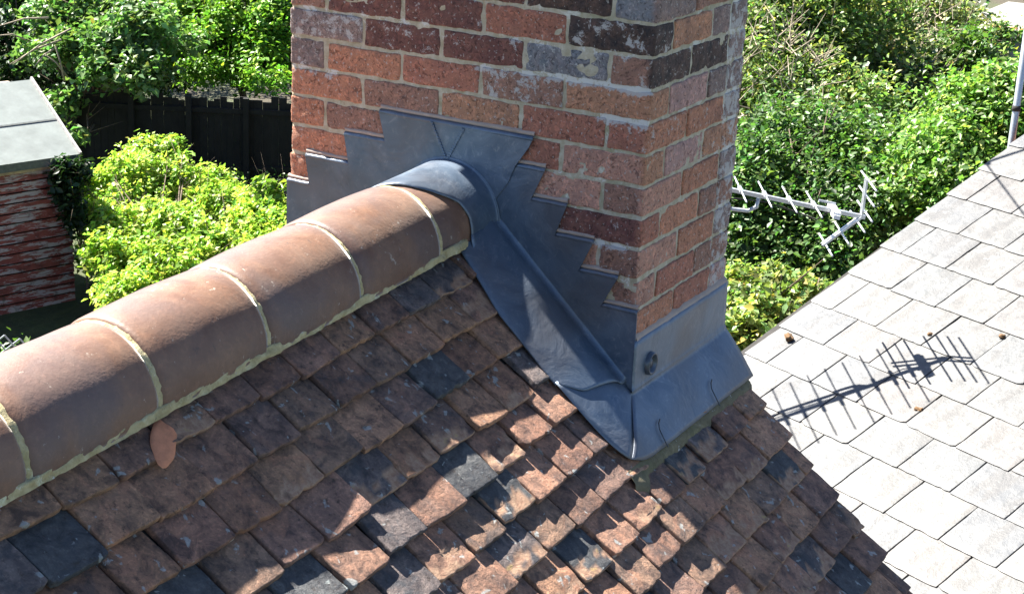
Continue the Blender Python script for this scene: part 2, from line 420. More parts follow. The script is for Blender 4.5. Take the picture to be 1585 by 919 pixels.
# an orange clay-coloured mortar drip on one of the top tiles
ob = MB(); rowsd = []
cx, cs = -1.308, .444
def outline(t):                       # wide rounded foot, narrow neck, leaning down the slope
    q_ = math.sin(t); s_ = .044*q_; w_ = max(0, min(1, (q_+.1)/.9)); w_ = w_*w_*(3-2*w_); wd = .036-.013*w_
    k_ = 1+.10*math.sin(3*t+1)+.06*math.sin(5*t); return wd*math.cos(t)*k_+.62*s_, s_*k_
ring = [outline(2*math.pi*i/24) for i in range(24)]
vs = []; fs = []
for k, (sc_, up) in enumerate(((1.0, .0010), (.95, .0028), (.6, .0040), (.05, .0044))):
    for (a, b_) in ring: vs.append(roofpt(cx+a*sc_+.0*b_, cs+b_*sc_, up+.003+(b_*sc_)*-.10))
for k in range(3):
    for i in range(24): fs.append((k*24+i, k*24+(i+1) % 24, (k+1)*24+(i+1) % 24, (k+1)*24+i))
fs.append(tuple(72+i for i in range(24))); ob.add(vs, fs); ob.build('mortar_smear', m_plain('orange_mortar', (.60, .235, .12), .85, 0, 40, .2, .7), roof, smooth=True)['label'] = 'orange smear of mortar on one of the top tiles'

# -- ridge tiles
RY, RZ, RK, RR = .515, -.453, .031, .131
def ridgept(x, th, r):
    return Vector((x, RY+RK*x-r*math.cos(th), RZ+RK*x+r*math.sin(th)))
joints = [-.275-.335*k for k in range(0, 10)]
spans = [(-.275, -.03)]+[(joints[k+1], joints[k]) for k in range(9)]
for q, (xa, xb) in enumerate(spans):
    rt = MB(); rows = []; nx = 22; na = 30
    bel = rnd.uniform(-.0025, .0025); ph = rnd.uniform(0, 9); dz = rnd.uniform(-.0035, .003)
    for i in range(nx+1):
        x = xa+.004+(xb-xa-.008)*i/nx; t = i/nx
        rr = RR-(.007 if q == 0 else 0)+bel+.0035*math.sin(math.pi*t)-.0015*t-.004*max(0, 1-min(t, 1-t)*25)
        rows.append([ridgept(x, R_(-6+192*a/na), rr+.0016*noise.noise(Vector((x*9, a*.25, ph))))+Vector((0, 0, dz)) for a in range(na+1)])
    rt.grid(rows)
    o = rt.build('ridge_tile', RI, roof, smooth=True, thick=.012)
# mortar between and under them
for xj in joints[:9]:
    mj = MB()
    rows = []
    for i in range(9):
        t = i/8; wd = .0125
        row = []
        for a in range(61):
            th = R_(-6+192*a/60)
            wv = wd*(1+.35*noise.noise(Vector((a*.35, xj*9, 0))))
            x = xj+(t-.5)*2*wv+.002*noise.noise(Vector((a*.2, xj, 4)))
            r = RR+.0055*math.sin(math.pi*t)**.5+.0022*noise.noise(Vector((x*90, a*.8, xj)))-.001
            if i in (0, 8): r = RR-.006
            row.append(ridgept(x, th, r))
        rows.append(row)
    mj.grid(rows)
    mj.build('joint_mortar', MOR, roof, smooth=True)
mb = MB(); rows = []
for i in range(420):
    x = -3.2+(3.2-.155)*i/419
    row = []
    for a in range(9):
        t = a/8
        th = math.pi*t
        nn = noise.noise(Vector((x*22, a*.5, 2)))+.6*noise.noise(Vector((x*60, a, 5)))
        rr = .0135+.006*nn
        base = ridgept(x, 0, RR)
        row.append(base+Vector((0, -.017*math.cos(th*.5)-.006*nn+.006, -.004-.018*(1-t)+.007+rr*.7*math.sin(th))))
    rows.append(row)
mb.grid(rows); mb.build('bedding_mortar', MOR, roof, smooth=True)

# ------------------------------------------------------------------ chimney
W_, D_ = 1.002, .552
OR, OB, RD, DR, BK, BG, PK, GP, BN, SA = (.50, .225, .135), (.46, .235, .14), (.38, .155, .105), (.15, .058, .052), (.030, .028, .032), (.20, .235, .27), (.48, .30, .27), (.24, .19, .18), (.31, .17, .125), (.52, .28, .205)
wide = {-3: [DR, RD, DR, BK, BN], -2: [BN, RD, DR, BK, BG], -1: [BN, DR, DR, RD, BK], 0: [GP, DR, DR, BG, BN], 1: [GP, OR, RD, BN, OB], 2: [OR, BN, OB, RD, RD],
        3: [OR, BN, RD, RD, SA], 4: [OR, RD, SA, SA, BN], 5: [OR, RD, SA, SA, DR], 6: [OR, RD, SA, SA, BN], 7: [OR, OB, SA, SA, BN]}
nar = {-2: [GP, BN, GP], -1: [BK, OB, GP], 0: [BK, BK, GP], 1: [OB, PK, GP], 2: [OR, OR, GP], 3: [OB, PK, OB], 4: [SA, OR, GP], 5: [RD, OR, BN],
       6: [SA, OR, GP], 7: [SA, RD, BN], 8: [OR, RD, PK]}
lime = {(-1, 4): .4, (0, 0): .6, (0, 3): .35, (1, 3): .55, (2, 4): .35, (0, 1): .35, (0, 2): .25, (1, 0): .35}
br = MB()
def brick(x0, x1, y0, y1, z0, z1, col, aux):
    if z0 > .37:                              # oversailing courses towards the top
        e = .03 if z0 < .45 or z0 > .80 else .055
        x0 -= e if x0 == 0 else 0; y0 -= e if y0 == 0 else 0; x1 += e if x1 == D_ else 0; y1 += e if y1 == W_ else 0
    cx, cy, cz = (x0+x1)/2, (y0+y1)/2, (z0+z1)/2
    j = lambda a: rnd.uniform(-a, a)
    k = rnd.uniform(.9, 1.1)
    x0 -= 0; M = Matrix.Translation((cx+j(.0012), cy+j(.0012), cz+j(.001))) @ Matrix.Rotation(R_(j(.35)), 4, 'X') @ Matrix.Rotation(R_(j(.35)), 4, 'Z')
    h = ((x1-x0)/2-rnd.uniform(0, .001), (y1-y0)/2+rnd.uniform(-.001, .0014), (z1-z0)/2+rnd.uniform(-.0004, .002))
    sg = (max(2, int(h[0]*2/.014)), max(2, int(h[1]*2/.014)), 5)
    br.rough(M, h, .0045, sg, .0036, 30, tuple(a*k for a in col), aux)
for r in range(-13, 12):
    z1 = -.075*r-.005; z0 = -.075*(r+1)+.005
    if r % 2 == 0: cols = [(.787, W_), (.562, .777), (.337, .552), (.112, .327), (0, .102)]
    else: cols = [(.900, W_), (.675, .890), (.450, .665), (.225, .440), (0, .215)]
    cl = wide.get(r, [rnd.choice([OR, RD, SA, BN]) if r > 0 else rnd.choice([DR, RD, BK, BN, GP]) for _ in range(5)])
    cn = nar.get(r, [rnd.choice([OR, RD, SA, BN]) if r > 0 else rnd.choice([DR, RD, BK, BN, GP]) for _ in range(3)])
    for i, (ya, yb) in enumerate(cols):
        xd = .102
        if i == 4: xd = .215 if r % 2 == 0 else .102
        if i == 0: xd = .102 if r % 2 == 0 else .215
        a = lime.get((r, i), max(0, .22-.03*r) if rnd.random() < .5 else .05)
        if i == 4: a = max(a, .15)
        bq = len(br.v); brick(0, xd, ya, yb, z0, z1, cl[i], a)
        if i == 4:                        # the same brick burnt differently on its narrow side
            kk = tuple(cn[0]) if r in nar else cl[4]
            for q in range(bq, len(br.v)):
                if br.v[q][1] < (.006 if z0 < .37 else -.02): br.c[q] = kk
        # rear face mirror
        xd2 = .102
        if (i == 4) or (i == 0): xd2 = .102
        brick(D_-xd2, D_, ya, yb, z0, z1, cn[2] if i == 4 else rnd.choice([OR, RD, BN, SA]), .75 if i == 4 else .1)
    xs = [(.225, .440), (.450, .450)] if r % 2 == 0 else [(.112, .327), (.337, .450)]
    for i, (xa, xb) in enumerate(xs):
        if xb-xa < .02: continue
        cc = cn[1] if i == 0 else cn[2]
        brick(xa, xb-.005 if xb == .450 else xb, 0, .102, z0, z1, cc, .12 if i == 0 else .35)
    xs = [(.112, .327), (.337, .445)] if r % 2 == 0 else [(.225, .445)]
    for (xa, xb) in xs: brick(xa, xb, W_-.102, W_, z0, z1, rnd.choice([OR, RD, BN]), .1)
# soot-free limewashed far arris: whitish flakes over the corner bricks
LIMES = [(.26, .0, -.078, 1.25, .012), (.12, .0, -.152, 1.3, .013), (.13, .03, -.452, 1.1, .012), (.45, .28, -.080, .9, .012), (.36, .05, -.004, .7, .010), (1.0, .86, -.152, .8, .014), (.24, .15, -.30, .5, .010), (.70, .55, -.02, .6, .008), (.98, .60, .0, .6, .010), (.10, .0, -.53, .5, .02)]
def limefield(x, y, z):
    v = 0
    if x < .012:
        for (ya, yb, zj, amt, wd) in LIMES:
            dy = max(0, yb-y, y-ya)
            v = max(v, amt*math.exp(-((z-zj)/wd)**2-(dy/.015)**2))
    if y < .012 and x > .38: v = max(v, 1.0*min(1, (x-.38)/.09)*(.6+.5*noise.noise(Vector((x*9, z*7, 1)))))
    return v
for q in range(len(br.v)): br.a[q] = max(br.a[q], limefield(*br.v[q]))
chim = br.build('chimney_stack', BR, house, smooth=True)
chim['label'] = 'old soft red brick chimney stack with dark sooty and lime-flecked bricks'
core = MB(); rows = []
def shell(x0, y0, x1, y1):
    L = [(x0, y0), (x1, y0), (x1, y1), (x0, y1), (x0, y0)]; pts = []
    for k in range(4):
        a, b_ = L[k], L[k+1]; n = int(max(abs(b_[0]-a[0]), abs(b_[1]-a[1]))/.012)
        for i in range(n): pts.append((a[0]+(b_[0]-a[0])*i/n, a[1]+(b_[1]-a[1])*i/n))
    return pts+[pts[0]]
ring = shell(.0035, .0035, D_-.0035, W_-.0035)
for k in range(150):
    z = -.9+1.87*k/149
    row = []
    for (x, y) in ring:
        n_ = noise.noise(Vector((x*35, y*35, z*35)))*.0028+noise.noise(Vector((x*9, y*9, z*9)))*.0015
        dx = -1 if x < .01 else (1 if x > D_-.01 else 0); dy = -1 if y < .01 else (1 if y > W_-.01 else 0)
        row.append(Vector((x+dx*n_, y+dy*n_, z)))
    rows.append(row)
core.grid(rows); core.a = [limefield(*p) for p in core.v]; core.build('brick_joints', MO, chim, smooth=True)
cap = MB(); cap.rough(Matrix.Translation((D_/2, W_/2, .995)), (D_/2+.03, W_/2+.03, .025), .01, (8, 8, 1), .004, 12, (1, 1, 1)); cap.build('flaunching', MO, chim, smooth=True)

# ------------------------------------------------------------------ leadwork
def dent(p, a=.0012, f=14): return a*noise.noise(Vector(p)*f)
def poly_sheet(pts, plane_x, name, t=.0022, par=None):
    """flat lead cut to an outline on the wide face, outline in (y,z)"""
    o = MB(); n = len(pts)
    o.add([(plane_x-t, y, z) for y, z in pts]+[(plane_x, y, z) for y, z in pts],
          [tuple(range(n))[::-1], tuple(range(n, 2*n))]+[(i, (i+1) % n, n+(i+1) % n, n+i) for i in range(n)])
    return o
zc = lambda y: -.790+.910*y
# right hand steps
st = [(.420, -.300), (.335, -.300), (.256, -.300), (.289, -.375), (.193, -.375), (.220, -.450), (.117, -.450), (.151, -.525), (.048, -.525), (.086, -.600), (-.008, -.600), (-.010, -.80), (.0, zc(0)-.01), (.1, zc(.1)-.01), (.2, zc(.2)-.01), (.3, zc(.3)-.01), (.42, zc(.42)-.01)]
poly_sheet(st, -.0060, 's').build('step_flashing', LE, chim)['label'] = 'stepped lead flashing down the right of the ridge'
# left hand steps
sl_ = [(.60, -.300), (.831, -.300), (.816, -.375), (.950, -.375), (.937, -.450), (1.008, -.450), (1.008, -.82), (.60, -.58)]
poly_sheet(sl_[::-1], -.0060, 's').build('step_flashing', LE, chim)['label'] = 'stepped lead flashing down the left of the ridge'
# apex sheet over the ridge end
ap = [(.725, -.228), (.291, -.230), (.300, -.250), (.335, -.302), (.352, -.345), (.385, -.392), (.42, -.42), (.62, -.42), (.66, -.34), (.705, -.303)]
o = poly_sheet(ap, -.0092, 's')
apex = o.build('apex_flashing', LE, chim)
apex['label'] = 'shaped lead apex sheet over the end of the ridge'
sm = MB()                                   # bossed weld seams making a V
for a, b_ in (((.570, -.232), (.528, -.312)), ((.482, -.236), (.522, -.312))):
    n = 13
    for i in range(n):
        t = i/(n-1); y = a[0]+(b_[0]-a[0])*t; z = a[1]+(b_[1]-a[1])*t
        sm.rough(Matrix.Translation((-.0120, y, z)), (.0028, .0045, .0040), .0022, (1, 1, 1), .0002, 50, (1, 1, 1))
sm.build('weld_seam', LE, apex, smooth=True) if False else sm.build('weld_seam', LE, chim, smooth=True)
# turned-in top edges (bright) and the sealant pointing above them
edges = [((.291, -.229), (.725, -.227)), ((.256, -.300), (.335, -.300)), ((.193, -.375), (.289, -.375)), ((.117, -.450), (.220, -.450)), ((.048, -.525), (.151, -.525)), ((-.008, -.600), (.086, -.600)),
         ((.705, -.300), (.831, -.300)), ((.816, -.375), (.950, -.375)), ((.937, -.450), (1.008, -.450))]
for (ya, za), (yb, zb) in edges:
    tp = MB(); pt = MB(); n = 14; rows = []; rp = []
    for i in range(n+1):
        t = i/n; y = ya+(yb-ya)*t; z = za+(zb-za)*t; w_ = .0012*noise.noise(Vector((y*40, z*9, 0)))
        xo = -.0115 if za > -.25 else -.0088
        rows.append([Vector((xo, y, z-.004+w_)), Vector((xo+.0012, y, z+.0015+w_)), Vector((xo+.004, y, z+.0042+w_)), Vector((.004, y, z+.0065+w_))])
        ex = .0015*noise.noise(Vector((y*30, z*7, 3)))
        rp.append([Vector((-.0020, y, z+.006+w_)), Vector((-.0042, y, z+.0095+ex)), Vector((-.0038, y, z+.0135+ex)), Vector((.003, y, z+.0160+ex*2))])
    tp.grid(rows); pt.grid(rp)
    tp.build('turned_edge', LE, chim, smooth=True, thick=.001)
    pt.build('flashing_pointing', PT, chim, smooth=True)
pt = MB()
# pointing also over the front apron
n = 24; rp = []
for i in range(n+1):
    x = .0+(D_+.0)*i/n; z = -.675; ex = .002*noise.noise(Vector((x*30, 7, 3)))
    rp.append([Vector((x, -.0095, z+.002)), Vector((x, -.0085, z+.006+ex)), Vector((x, -.006, z+.012+ex)), Vector((x, .003, z+.018+ex))])
pt.grid(rp)
pt.build('flashing_pointing', PT, chim, smooth=True)
# cover strip: cove from the wall to the tiles, down the right of the ridge
cv = MB(); rows = []
NY = 46
for i in range(NY+1):
    y = .43-(.43-.0)*i/NY
    tile = -.83+TAN*y
    z0 = zc(y)
    xo = -.205 if y < .25 else -.205+(y-.25)*.28
    # rounded lower end: outer edge pulled in
    zt = tile+.008
    row = []
    cr = .020
    prof = [(-.0064, z0+.026), (-.0068, z0+.018), (-.0080, z0+.011), (-.0110, z0+.006), (-.017, z0+.0025), (-.026, z0+.0010)]
    for k in range(1, 15):
        t = k/14; prof.append((-.026+(xo+.026)*t, (z0+.0015)*(1-t)+zt*t+.013*math.sin(math.pi*t**.55)))
    prof.append((xo-.0035, zt-.006))
    for k, (x, z) in enumerate(prof):
        yy = y
        if y < .12:                         # end curves: outer part stops further up the slope
            t = max(0, min(1, (-x-.0)/.205)); lim = .005+.055*t+.05*max(0, t-.72)**1.2*3.0+.0*t
            q = (.12-y)/.12; yy = .12-(.12-lim)*q; z += (yy-y)*.93 if x < -.02 else (yy-y)*.91
        row.append(Vector((x, yy, z+dent((x, yy, z), .0025, 11) * (1 if x < -.03 else .3))))
    rows.append(row)
cv.grid(rows); cover = cv.build('cover_flashing', LE, chim, smooth=True, thick=.0022)
cover['label'] = 'sloping lead strip between the tiles and the chimney wall'
# apron: upstand + skirt + side piece
apn = MB()
cor = Vector((-.0115, -.0105, -.80)); hip = Vector((-.168, -.104, -.918)); outp = Vector((-.208, .095, -.734)); wl = Vector((-.0115, .075, zc(.075)-.004))
rows = []
nx = 34
def lerp(a, b_, t): return a+(b_-a)*t
for j in range(7):                           # upstand
    t = j/6; z = -.671-.118*t
    y = -.0085-.001*t
    rows.append([Vector((lerp(-.0115, D_+.004, i/nx), y+dent((i*.02, j*.02, 3), .001, 20), z)) for i in range(nx+1)])
for j in range(1, 3):                        # bend
    t = j/3; rows.append([Vector((lerp(-.0115-.006*t, D_+.005, i/nx), -.0095-.006*t, -.789-.013*t)) for i in range(nx+1)])
for j in range(0, 15):                       # skirt
    t = j/14
    l = cor.lerp(hip, t); rr_ = Vector((D_+.006, -.0145, -.803)).lerp(Vector((.560, -.102, -.918)), t)
    row = []
    for i in range(nx+1):
        p = l.lerp(rr_, i/nx)
        p.z += dent(p, .0035, 7)*math.sin(math.pi*min(1, t*1.2+.1))+.010*math.sin(math.pi*t)*.5
        if t > .93: p.z += .0015*noise.noise(Vector((i*.6, 0, 0)))
        rd = max(0, 1-i/5.0)**2*max(0, (t-.6)/.4)**2; p += Vector((.012, .018, .018))*rd
        row.append(p)
    rows.append(row)
apn.grid(rows)
rows = []
for j in range(15):
    t = j/14; a = cor.lerp(hip, t); b_ = wl.lerp(outp, t)
    row = []
    for i in range(13):
        q = i/12; p = a.lerp(b_, q)
        if t == 1.0 or t > .8: p = p+Vector((.028, .012, .012))*math.sin(math.pi*q)*-(t-.8)*3.0*.35
        p.z += .008*math.sin(math.pi*q)*math.sin(math.pi*t)
        rd = max(0, 1-q*2.2)**2*max(0, (t-.6)/.4)**2; p = p+Vector((.012, .018, .018))*rd
        row.append(p)
    rows.append(row)
apn.grid([r[::-1] for r in rows])
apron = apn.build('apron_flashing', LE, chim, smooth=True, thick=.0022)
apron['label'] = 'lead apron dressed over the tiles below the chimney'
# lead clips on the apron's lower edge
DCL = m_plain('dark_clip', (.05, .055, .065), .5, .4)
for x in (.0, .315):
    cl = MB()
    a = Vector((x, -.104, -.916)); up = Vector((.0, .086, .112)).normalized(); nn = Vector((0, -.8, .62)).normalized()
    cl.tube([a-up*.006+nn*.0035, a+up*.02+nn*.005, a+up*.042+nn*.006+Vector((.002, 0, 0)), a+up*.054+nn*.0065+Vector((.012, 0, 0)), a+up*.060+nn*.0065+Vector((.026, 0, 0))], .0015, 6)
    cl.build('fixing_clip', DCL, chim)
# round cast boss on the upstand
bs = MB(); cx_, cz_ = .080, -.752; rg = 30
prof = [(.0, -.016), (.010, -.0165), (.012, -.012), (.0195, -.012), (.0215, -.021), (.0265, -.0215), (.0285, -.009)]
vs = []
for (r_, y_) in prof:
    for k in range(rg): vs.append((cx_+max(r_, .0005)*math.cos(2*math.pi*k/rg), y_, cz_+1.05*max(r_, .0005)*math.sin(2*math.pi*k/rg)))
fs = [(i*rg+k, i*rg+(k+1) % rg, (i+1)*rg+(k+1) % rg, (i+1)*rg+k) for i in range(len(prof)-1) for k in range(rg)]
bs.add(vs, fs); bs.build('round_boss', m_plain('dull_dark_lead', (.06, .075, .10), .35, .4, 60, .3), chim, smooth=True)
# saddle over the end of the ridge
sa = MB(); rows = []
kx = [(-30, -.135), (0, -.135), (20, -.135), (38, -.15), (55, -.195), (75, -.235), (100, -.26), (140, -.27), (180, -.27), (210, -.27)]
def xe(deg):
    for (a, xa), (b_, xb) in zip(kx, kx[1:]):
        if a <= deg <= b_: return xa+(xb-xa)*(deg-a)/(b_-a)
    return -.27
for a in range(0, 71):
    deg = -12+204*a/70; th = R_(deg); row = []
    for i in range(17):
        t = i/16; x0 = xe(deg); x = x0+(-.024-x0)*t
        rr = RR+.0065+.0012*noise.noise(Vector((x*16, a*.12, 4)))-(.002 if t == 0 else 0)
        row.append(ridgept(x, th, rr))
    for (dx, dr) in ((-.0140, .0008), (-.0125, .002), (-.0118, .004), (-.0115, .006), (-.0113, .008)):
        row.append(ridgept(dx, th, RR+.0065+dr))
    rows.append(row)
sa.grid([r[::-1] for r in rows])
# flared foot dressed out over the tiles
rows = []
for i in range(9):
    t = i/8; x = -.140+(.128)*t
    a0 = ridgept(x, R_(-8), RR+.0082)
    rows.append([a0+Vector((0, .0, .028)), a0+Vector((0, -.0025, .01)), a0+Vector((-.003*(1-t), -.012, -.012+.004*t)), a0+Vector((-.014*(1-t), -.034, -.034+.010*t)), a0+Vector((-.022*(1-t), -.062, -.066+.012*t))])
sa.grid(rows)
sad = sa.build('ridge_saddle', LE, chim, smooth=True, thick=.0022)
sad['label'] = 'lead saddle dressed over the last ridge tile'
# mossy mortar left under the apron
mm = MB(); rows = []
for i in range(90):
    x = -.19+(.535+.19)*i/89
    t = i/89
    n_ = noise.noise(Vector((x*26, 1, 1))); n2 = noise.noise(Vector((x*70, 4, 1)))
    ext = .007+.005*n_+.003*n2+(.030*max(0, 1-abs(x+.155)/.045))
    y0 = -.094
    rows.append([Vector((x, y0, -.916)), Vector((x, y0-.010, -.9255)), Vector((x, y0-.010-ext*.5, -.9270-ext*.42+.002*n2)), Vector((x, y0-.010-ext, -.9290-ext*.9)), Vector((x, y0-.012-ext, -.9295-ext*.9-.014))])
mm.grid(rows); mm.build('mortar_fillet', MOM, chim, smooth=True)

# ================================================================== NEIGHBOUR'S SLATE ROOF
P0 = Vector((3.49944, .380666, -1.57422)); Hh = Vector((.406737, .913545, 0)); Up = Vector((.847025, -.37712, .374607)); Nn = Vector((-.34222, .152366, .927184))
nh = fixroot(empty('slate_roofed_house', (4.5, -1.0, -7), 'neighbouring house whose pale grey slate roof lies in full sun beyond the tiles', 'house'))
slm = MB()
spal = [(.112, .112, .108), (.124, .122, .116), (.10, .104, .108), (.126, .114, .105), (.10, .106, .108), (.132, .130, .122), (.078, .085, .094), (.12, .112, .106)]
SW, SG = .252, .24
utail = lambda k: .24*k if k >= 0 else (-.24, -.453, -.67, -.885, -1.10, -1.29, -1.50, -1.71, -1.92, -2.13, -2.34, -2.55)[-k-1]
for k in range(-12, 10):
    verge = .262+.045*utail(k)
    o_ = (0.0 if k % 2 == 0 else .135)+.014*k
    for j in range(-2, 17):
        h1 = o_-SW*(j-1); h0 = o_-SW*j
        ha, hb = h0+.0030, h1-.0030
        if ha > verge-.06: continue
        if hb > verge or hb > verge-.06: hb = verge+rnd.uniform(-.004, .004)
        u0 = utail(k)+rnd.uniform(-.004, .004)
        L = .40
        tl = R_(1.35+rnd.uniform(-.2, .35))
        us = (Up*math.cos(tl)-Nn*math.sin(tl)); un = Nn*math.cos(tl)+Up*math.sin(tl)
        Cc = P0+Hh*((ha+hb)/2)+Up*u0+Nn*(.004)
        hx = Hh*-1
        M = Matrix(((hx[0], us[0], un[0], Cc[0]), (hx[1], us[1], un[1], Cc[1]), (hx[2], us[2], un[2], Cc[2]), (0, 0, 0, 1)))
        M = M @ Matrix.Rotation(R_(rnd.gauss(0, .35)), 4, 'Z') @ Matrix.Translation((0, L/2, -.003))
        col = rnd.choice(spal)
        rc = rnd.choice((.002, .003, .005, .012))
        def fs_(P, o, hx_=(hb-ha)/2, rc=rc):
            P = P.copy(); d = P.y+.2
            if d < .03:
                e = max(0, abs(P.x)-(hx_-rc)); 
                P.y += max(0, e*e/rc*.9)+.006*max(0, noise.noise(Vector((P.x*30, o.x, 1)))+.5*noise.noise(Vector((P.x*90, o.x, 4))))
            if abs(P.x) > hx_*.93: P.x += .0035*noise.noise(Vector((1, P.y*22, o.y)))
            return P
        slm.rough(M, ((hb-ha)/2, L/2, .0032), .0012, (12, 8, 1), .0012, 10, col, 0., fs_)
slm.build('slate_roof', SL, nh, smooth=True)
us_ = MB()
def sp_(h, u_, n_): return P0+Hh*h+Up*u_+Nn*n_
us_.add([sp_(.24, -2.6, -.02), sp_(.33, 2.4, -.02), sp_(-3.6, 2.4, -.02), sp_(-3.6, -2.6, -.02)], [(0, 1, 2, 3)])
us_.build('roof_underlay', DARK, nh)
rp_ = MB(); top = 2.28
a = sp_(.34, top, 0); b_ = sp_(-3.6, top, 0); dn = Vector((Up[0], Up[1], -Up[2]))
rp_.add([a, b_, b_+dn*3.4, a+dn*3.4], [(0, 1, 2, 3)], (.36, .36, .37)); rp_.build('rear_roof_slope', SL, nh)
wl_ = MB()
e0, e1, e2 = sp_(.20, -2.5, -.05), sp_(.24, top, -.05), sp_(.24, top, -.05)+dn*3.3
gz = lambda p: Vector((p[0], p[1], -7))
wl_.add([e0, e1, e2, gz(e2), gz(e1), gz(e0)], [(0, 5, 4, 1), (1, 4, 3, 2)])
f0 = sp_(-3.5, -2.5, -.05); wl_.add([e0, f0, gz(f0), gz(e0)], [(0, 1, 2, 3)])
wl_.build('wall', WBR, nh)

# moss lumps on the slates
MOSS = m_plain('dead_moss', (.13, .075, .035), .95, 0, 60, .4, .9, .004)
for (uu, vv, s_, lab) in ((1222, 524, .026, 'brown lump of dead moss on the slates nearest the hedge-side edge'), (1422, 634, .014, 'small brown moss lump on the slates below the aerial shadow'),
                          (1551, 521, .016, 'rounded brown moss lump on a slate joint near the right edge'), (1440, 518, .011, 'tiny moss lump on a slate joint just above the aerial shadow')):
    d = Vector(ray(uu, vv)); C0 = Vector(CP); t = (P0-C0).dot(Nn)/d.dot(Nn); p = C0+d*t
    ms = MB(); M = Matrix.Translation(p+Nn*.004) @ Matrix.Rotation(R_(rnd.uniform(0, 180)), 4, 'Z')
    ms.rough(M, (s_, s_*.65, s_*.45), s_*.42, (4, 4, 3), s_*.5, 60, (1, 1, 1))
    tag(ms.build('moss_clump', MOSS, smooth=True), lab, 'moss', 'moss lumps on the slate roof')

# ================================================================== AERIAL
A0 = Vector((2.58, 1.421, -.983)); B0 = Vector((3.096, .408, -1.157))
bd = (B0-A0).normalized(); ev = Vector((math.cos(R_(29.5)), math.sin(R_(29.5)), 0)); uv = bd.cross(ev); uv = uv if uv.z > 0 else -uv
ant = fixroot(empty('tv_aerial', (2.62, 1.32, -2.0), 'silver television aerial with rod elements and a V-shaped reflector, seen right of the chimney', 'aerial'))
o = MB(); o.obox((A0+B0)/2, bd, ev, uv, ((B0-A0).length/2, .008, .008)); o.build('boom', ALU, ant)
for k in range(11):
    c = B0-bd*(.215+.102*k)+uv*.010
    if (c-A0).dot(bd) < .02: break
    o = MB(); o.tube([c-ev*.195, c-ev*.03], .0036, 8); o.tube([c+ev*.03, c+ev*.195], .0036, 8); e_ = o
    e_.tube([c-ev*.03, c+ev*.03], .0042, 6)
    q = e_.build('director_rod', ALU, ant, smooth=True)
    o = MB(); o.obox(c, bd, ev, uv, (.007, .042, .005)); o.build('rod_clamp', GAL, q)
for nm, dv in (('u', uv*.155-bd*.02+Vector((0, 0, 0))), ('l', uv*-.150-bd*.125)):
    v0 = B0-bd*.015
    for sgn in (-1, 1):
        o = MB(); o.obox(v0+dv*.5+ev*.012*sgn, dv.normalized(), ev, dv.normalized().cross(ev), (dv.length/2, .0045, .0045)); o.build('reflector_arm', ALU, ant)
    for t in (.16, .56, .97):
        c = v0+dv*t+bd*.01
        o = MB(); o.tube([c-ev*.155, c+ev*.155], .0042, 8); o.build('reflector_rod', ALU, ant, smooth=True)
o = MB(); o.obox(B0-bd*.13+uv*.0, bd, ev, uv, (.015, .070, .012)); o.obox(B0-bd*.13-uv*.006, bd, ev, uv, (.013, .078, .008)); o.build('dipole_box', PLW, ant)
o = MB(); o.obox(B0-bd*.165+uv*.03, bd, ev, uv, (.035, .004, .004)); o.obox(B0-bd*.05+uv*0, bd, ev, uv, (.04, .004, .008)); o.build('balun_bar', GAL, ant)
mc = B0-bd*.44
pp = [mc-uv*.012, mc-uv*.05-bd*.0, mc-uv*.072-bd*.03, mc-uv*.078-bd*.09, mc-uv*.078-bd*.25, Vector((2.62, 1.32, mc.z-.03))]
o = MB(); o.tube(pp, .0085, 8); o.build('cranked_arm', GAL, ant, smooth=True)
o = MB(); cb = B0-bd*.15; o.tube([cb-uv*.01, cb-uv*.05-bd*.04, cb-uv*.035-bd*.14, cb-uv*.02-bd*.25, cb-uv*.03-bd*.36, Vector((2.62, 1.32, mc.z-.02))+Vector((-.02, 0, 0)), (2.60, 1.31, -2.2)], .0035, 6); o.build('coaxial_cable', DARK, ant, smooth=True)
o = MB(); o.tube([(2.62, 1.32, -1.02), (2.62, 1.32, -3.2)], .016, 10); o.tube([(2.62, 1.32, -2.9), (2.75, 1.0, -2.9)], .010, 8); o.build('mast', GAL, ant, smooth=True)

# second mast by the slate verge with a stay above the frame
mp_ = at_d(1564, 232, 8.4); mpv = Vector(mp_)
ms_ = fixroot(empty('mast_pole', (mpv.x, mpv.y, -3.0), 'grey metal mast pole rising behind the top right edge of the slate roof', 'pole'))
o = MB(); o.tube([(mpv.x, mpv.y, -3.4), (mpv.x, mpv.y, mpv.z+1.6)], .0175, 12); o.build('tube', GAL, ms_, smooth=True)
o = MB(); o.tube([(mpv.x, mpv.y, mpv.z+.195), (mpv.x, mpv.y, mpv.z+.222)], .0215, 12); o.build('clamp_band', DARK, ms_, smooth=True)
# aerial boom held over the roof: its shadow crosses the slates at the top right
d = Vector(ray(1526, 253)); C0 = Vector(CP); t = (P0-C0).dot(Nn)/d.dot(Nn); q0 = C0+d*t
d = Vector(ray(1600, 226)); t = (P0-C0).dot(Nn)/d.dot(Nn); q1 = C0+d*t
d = Vector(ray(1600, 352)); t = (P0-C0).dot(Nn)/d.dot(Nn); q2 = C0+d*t
TT = 1.45
o = MB(); o.tube([q0+sd*TT, q1+sd*(TT+.05)], .009, 8); o.build('boom', GAL, ms_, smooth=True)
o = MB(); o.tube([q0+sd*(TT+.005), q2+sd*(TT+.02)], .005, 8); o.build('stay', GAL, ms_, smooth=True)
o = MB(); o.obox(q0+sd*TT, (1, 0, 0), (0, 1, 0), (0, 0, 1), (.02, .02, .012)); o.build('bracket', GAL, ms_)

